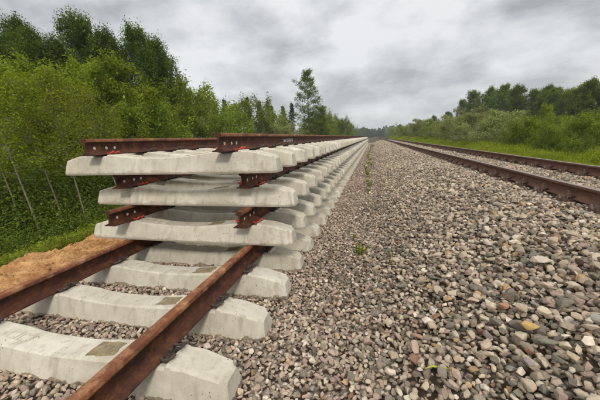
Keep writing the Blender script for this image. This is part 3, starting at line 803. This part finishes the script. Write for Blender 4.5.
for (px_, x, y, t_), lb in zip(RF, RL): plant('aspen', x, y, t_, lb, group=G5, wide=1.25)
for x, y, t_ in [(34, 52, 7.6), (36, 62, 9), (35, 72, 10), (34, 84, 11), (34, 97, 10.5), (33, 110, 10.5), (27, 140, 9.0), (24, 160, 8.5), (36, 44, 6.6), (38, 36, 6.0), (31, 90, 9.5), (30.5, 130, 9), (33.5, 66, 7.8), (34.5, 46, 6.2), (33, 40, 5.6), (33, 58, 7), (32.5, 76, 8), (37, 52, 7.4)]:
    plant('aspen', x, y, t_, 'dark tree filling the second row of the wood on the right', group='second row of the right wood', wide=1.3)
G6 = 'bushes along the far side of the running track'
WB = [('willow', 11.6, 139.7, 5.0, 'farthest pale bush beside the running track'), ('bush', 12.5, 109.5, 5.2, 'green bush second farthest along the running track'), ('willow', 12.9, 79.3, 5.0, 'pale rounded bush at the left end of the right hand bushes'), ('bush', 12.8, 61.1, 4.2, 'green bush left of the grey green willows'),
 ('willow', 12.9, 48.9, 3.9, 'grey green willow bush left of the tallest willow'), ('willow', 13.2, 38.6, 4.2, 'tallest grey green willow bush, below the first tall trees'), ('willow', 13.0, 32.5, 3.3, 'grey green willow bush right of the tallest one'), ('bush', 13.2, 28.2, 2.4, 'low dark green bush between willow and bright bush'),
 ('young', 13.6, 26.2, 3.2, 'bright green pointed bush sticking up from the hedge'), ('bush', 13.0, 22.4, 2.2, 'broad green bush right of the pointed bright one'), ('bush', 13.2, 19.0, 2.3, 'green bush below the pale trunks at the right'), ('young', 12.8, 16.0, 2.3, 'light green bush at the right picture edge'), ('bush', 13.4, 13.6, 2.3, 'bush just outside the right picture edge')]
for k_, x, y, t_, lb in WB: plant(k_, 2.13 + (x - 2.13) * .80, y * .80, 1.54 + (t_ - 1.54) * .80 + .12, lb, 'bush', G6, name='bush', wide=1.15)
for x, y, t_, lb in [(16.5, 22, 2.4, 'dark low bush behind the broad green bush on the right'), (17, 31, 2.8, 'dark bush behind the low bush between the willows'), (17.5, 41, 3.3, 'dark bush behind the tallest willow bush'), (16.5, 56, 4.0, 'dark bush behind the left willows')]:
    plant('bush', x, y, t_, lb, 'bush', 'second row of bushes on the right', wide=1.3)
FR = [75, 95, 120, 160, 200]
for x, y, t_ in [(15, 75, 4.6), (14.5, 95, 5.0), (14, 120, 5.2), (14, 160, 5.6), (13.5, 200, 6)]:
    plant('bush', x, y, t_, ORD[FR.index(y)] + ' of the far green bushes left of the right hand willows, counted from the viewer', 'bush', 'far bushes along the running track', wide=1.3)

# far wood closing the line at the horizon: one mass
def far_wood():
    rs = np.random.default_rng(5); C = []; tone = []
    for i in range(330):
        x = rs.uniform(-95, 75); y = 360 + rs.uniform(0, 60) + abs(x) * .2
        if x > 18: y -= (x - 18) * 1.2
        H = rs.uniform(9.5, 14.5); rr = rs.uniform(2.5, 4)
        if -8 < x < 14: H *= .85
        n = 360; u = rs.random(n); a = rs.random(n) * 6.28; q = rr * (np.sin(np.pi * (u * .85 + .15)) ** .6) * np.sqrt(rs.random(n))
        C.append(np.stack([x + q * np.cos(a), y + q * np.sin(a), u * H - .8], 1)); tone.append(np.full(n, rs.random()))
    C = np.concatenate(C)
    return crown_mesh('far_wood', C, .95, rs, M['leaf_dark'], lv=np.concatenate(tone) * .7)
fw = link('far_wood', far_wood()); tag(fw, 'distant wood closing the view where the tracks meet the horizon', 'wood', None, 'stuff')

# ------------------------------------------------------------------ ground plants
def blade_tuft(seed, n=22, mat='grass', curve=.45, wdt=.016):
    rs = random.Random(seed); V = []; F = []; lv = []
    for _ in range(n):
        a = rs.random() * 6.28; b0 = (rs.gauss(0, .10), rs.gauss(0, .10)); h = rs.uniform(.55, 1.05); c = rs.uniform(.1, curve); tone = rs.random()
        wx, wy = -math.sin(a) * wdt, math.cos(a) * wdt; i = len(V)
        for q, ww in ((0, 1), (.4, .9), (.75, .6)):
            x = b0[0] + math.cos(a) * c * q * q; y = b0[1] + math.sin(a) * c * q * q
            V += [(x - wx * ww, y - wy * ww, h * q), (x + wx * ww, y + wy * ww, h * q)]
        V.append((b0[0] + math.cos(a) * c, b0[1] + math.sin(a) * c, h * .98))
        F += [(i, i + 1, i + 3, i + 2), (i + 2, i + 3, i + 5, i + 4), (i + 4, i + 5, i + 6)]; lv += [tone] * 3
    me = mesh('tuft', V, F); at = me.attributes.new('lv', 'FLOAT', 'FACE'); at.data.foreach_set('value', lv); me.materials.append(M[mat])
    return bpy.data.objects.new('tuft_shape', me)
def leaf_clump(seed, n=70, mat='weed', size=.16, spread=(.30, .30, .30), zc=.45):
    rs = np.random.default_rng(seed); C = rs.normal(0, 1, (n, 3)) * np.array(spread) * .8 + np.array([0, 0, zc]); C[:, 2] = np.abs(C[:, 2])
    return bpy.data.objects.new('clump_shape', crown_mesh('clump', C, size, rs, M[mat], up=.6))
def sc_points(n, xf, yf, sfun, nidx, lift=0., seed=0, flat=1.0):
    rs = np.random.default_rng(seed); x = xf(rs, n); y = yf(rs, n); s = sfun(rs, x, y)
    z = ground_z(x, y) + lift
    rot = np.stack([rs.normal(0, .12, n), rs.normal(0, .12, n), rs.random(n) * 6.283], 1)
    scl = np.stack([s, s, s * rs.uniform(.75, 1.2, n) * flat], 1)
    return np.stack([x, y, z], 1), rot, scl, rs.integers(0, nidx, n), np.ones((n, 4))
gp = [blade_tuft(s) for s in range(3)] + [leaf_clump(s, 190, 'grass', .065, (.28, .28, .28), .42) for s in (50, 51, 52, 53, 54)]
ypow = lambda a, b_, k: (lambda rs, n: a + (b_ - a) * rs.random(n) ** k)
rg = sc_points(42000, lambda rs, n: 7.75 + np.abs(rs.random(n)) ** .8 * 2.7, ypow(3, 130, 1.9), lambda rs, x, y: (.18 + .24 * np.clip((x - 7.7) / 1.2, 0, 1)) * (1 + .7 * hnoise(x * 1.3, y * .9)) * rs.uniform(.7, 1.3, len(x)) *  (1 + y / 110), 8, 0, 61)
o = scatter('trackside_grass', *rg, gp); tag(o, 'bright yellow green grass and herbs growing beyond the running track', 'grass')
wp = [leaf_clump(s, 60, 'weed', .20, (.30, .30, .28), .4) for s in (70, 71, 72, 73)] + [blade_tuft(s, 14, 'weed') for s in (74, 75)]
lg = sc_points(15000, lambda rs, n: -2.78 - rs.random(n) ** 1.2 * 1.5, ypow(-1, 40, 1.6), lambda rs, x, y: (.10 + .10 * np.clip((-2.8 - x) / .6, 0, 1)) * (1 + .4 * hnoise(x * 3, y * 2.1)) * rs.uniform(.7, 1.3, len(x)), 6, 0, 62)
o = scatter('bank_weeds', *lg, wp); tag(o, 'bright green low weeds along the bank edge beyond the orange sand', 'weeds')
up_ = [leaf_clump(s, 260, 'under', .055, (.34, .34, .34), .5) for s in (80, 81, 82, 83)]
ug = sc_points(16000, lambda rs, n: -4.3 - rs.random(n) ** 1.1 * 15, ypow(0, 60, 1.3), lambda rs, x, y: (.5 + 1.1 * np.clip((-4.6 - x) / 3, 0, 1)) * rs.uniform(.7, 1.4, len(x)), 4, 0, 63)
o = scatter('undergrowth', *ug, up_); tag(o, 'dark shady undergrowth below the trees left of the bank', 'undergrowth')
ug2 = sc_points(12000, lambda rs, n: 11.0 + rs.random(n) * 26, ypow(4, 200, 1.5), lambda rs, x, y: (.5 + .5 * rs.random(len(x)) + np.clip((x - 12) / 6, 0, 1) * .5) * (1 + y / 120), 4, 0, 64)
o = scatter('undergrowth', *ug2, up_); tag(o, 'dark undergrowth under the bushes and trees on the right', 'undergrowth')
# clods on the sand
sp_ = [bpy.data.objects.new('clod_shape', mm.copy()) for mm in STONES[:6]]
for q in sp_: q.data.materials.clear(); q.data.materials.append(M['sand'])
n = 1500; rs = np.random.default_rng(9); cx_ = rs.uniform(-2.55, -1.55, n); cy_ = -1 + 9 * rs.random(n); cs_ = .012 + .035 * rs.random(n) ** 3
zc_ = sand_z(cx_, cy_)
o = scatter('sand_clods', np.stack([cx_, cy_, zc_ + cs_ * .1], 1), rs.random((n, 3)) * 6, np.stack([cs_] * 3, 1) * 1.3, rs.integers(0, 6, n), np.ones((n, 4)), sp_)
tag(o, 'small crumbs and clods of orange sand lying on the sand strip', 'sand')

# weeds on the gravel
def weed(x, y, s, label, group=None, seed=0, n=150, tuft=True):
    rs = np.random.default_rng(seed); z = float(ground_z(x, y)) + .03
    root = empty('weed', (x, y, z), 0, label, 'weed', group)
    k = 9; mb = MB(); C = []
    for i in range(k):
        a = i * 2.4; e = rs.uniform(.5, 1.3); L = s * rs.uniform(.5, 1.0)
        d = np.array([math.cos(a) * math.cos(e), math.sin(a) * math.cos(e), math.sin(e)])
        mb.tube([(0, 0, -.03), tuple(d * L * .5), tuple(d * L)], .0025, 3)
        C += [d * L * q + rs.normal(0, s * .08, 3) for q in rs.uniform(.25, 1.05, n // k)]
    link('stem', mb.mesh('stem'), root, M['weed']); C = np.array(C); C[:, 2] = np.abs(C[:, 2])
    link('leaves', crown_mesh('leaves', C, s * .16, rs, M['weed'], up=.5), root)
weed(1.98, 3.78, .17, 'small green weed growing alone in the gravel between the sleeper ends and the track', seed=1)
weed(1.86, 4.5, .08, 'tiny weed sprig just behind the lone green weed in the gravel', seed=2, n=60)
wy = 8.5
for i in range(15):
    weed(1.95 + rnd.uniform(-.16, .14), wy, rnd.uniform(.12, .24) + .004 * wy, ORD[i] + ' low green weed in the line along the foot of the stack', 'weeds in a line along the stack', 20 + i, 120)
    wy *= rnd.uniform(1.07, 1.22)
# fallen yellow-green grass blade
mb = MB(); P = [(0, 0, .0), (.04, .015, .012), (.08, .012, .012), (.12, .02, .008), (.16, .014, 0)]
mb.tube(P, [.002, .006, .006, .005, .001], 5)
gb = link('grass_blade', mb.mesh('grass_blade', True), None, simple('yellow_green_blade', (.36, .40, .05), .6)); gb.location = (2.44, 1.68, float(ground_z(2.44, 1.68)) + .06)
tag(gb, 'single yellow green grass blade lying on the stones near the bottom edge', 'grass blade')

# single stones that stand out of the gravel
def stone(x, y, s, col, sc, rz, label, seed, lift=.5):
    me = stone_mesh(seed, 18, .55, 1.0, .08)
    b_ = bmesh.new(); b_.from_mesh(me); bmesh.ops.triangulate(b_, faces=b_.faces); bmesh.ops.subdivide_edges(b_, edges=b_.edges, cuts=1, smooth=.6); b_.to_mesh(me); b_.free()
    me.polygons.foreach_set('use_smooth', [True] * len(me.polygons)); me.set_sharp_from_angle(angle=R(32))
    o = link('stone', me, None, M['stone_obj']); o.location = (x, y, float(ground_z(x, y)) + s * lift + .026); o.scale = (s * sc[0], s * sc[1], s * sc[2])
    o.rotation_euler = (rnd.uniform(-.2, .2), rnd.uniform(-.2, .2), rz); o['tint'] = (*col, 1.0)
    tag(o, label, 'stone', 'stones standing out of the gravel')
stone(3.04, 1.88, .105, (.52, .34, .12), (1.25, .8, .9), .1, 'rounded ochre yellow stone in the gravel at the lower right', 301, .75)
stone(3.0, 2.13, .085, (.42, .22, .13), (1, .95, .9), .5, 'rust pink round stone above the ochre one', 302, .75)
stone(3.36, 1.85, .15, (.33, .31, .27), (1.25, .7, .6), -.9, 'large flat grey slab of stone right of the ochre stone', 303, .45)
stone(3.62, 2.12, .13, (.36, .34, .30), (1.2, .8, .6), .3, 'large pale grey stone at the right picture edge', 304, .45)
stone(3.12, 1.62, .085, (.44, .36, .22), (1, 1, .8), 1.0, 'tan angular stone below the ochre stone', 305, .7)
stone(2.93, 1.62, .085, (.30, .25, .24), (1.0, .8, .8), 2.0, 'purplish grey stone left of the tan one', 306, .7)
stone(3.08, 1.75, .10, (.20, .19, .14), (1.4, .55, .6), .05, 'long dark greenish stone just under the ochre one', 307, .6)
stone(2.44, 1.98, .07, (.40, .24, .15), (1.2, .8, .8), -.6, 'brick pink stone near the lying grass blade', 308, .7)
stone(2.62, 1.72, .065, (.46, .33, .21), (1, .9, .9), .9, 'pale orange stone right of the lying grass blade', 309, .7)

# ------------------------------------------------------------------ air
hb = MB(); hb.box(-1510, 1510, -1510, 1510, -3.2, 16.0)
hm = bpy.data.materials.new('pale_haze'); hm.use_nodes = True; ht = NT(hm.node_tree)
for n_ in list(ht.n):
    if n_.type == 'BSDF_PRINCIPLED': ht.n.remove(n_)
pvn = ht.add('ShaderNodeVolumePrincipled', {'Color': (.82, .88, .95, 1), 'Density': .0006, 'Anisotropy': .2})
ho = [n_ for n_ in ht.n if n_.type == 'OUTPUT_MATERIAL'][0]; ht.l.new(pvn.outputs[0], ho.inputs['Volume'])
hz_ = link('haze', hb.mesh('haze'), None, hm); hz_['kind'] = 'stuff'; tag(hz_, 'thin pale haze in the air over the tracks', 'haze')
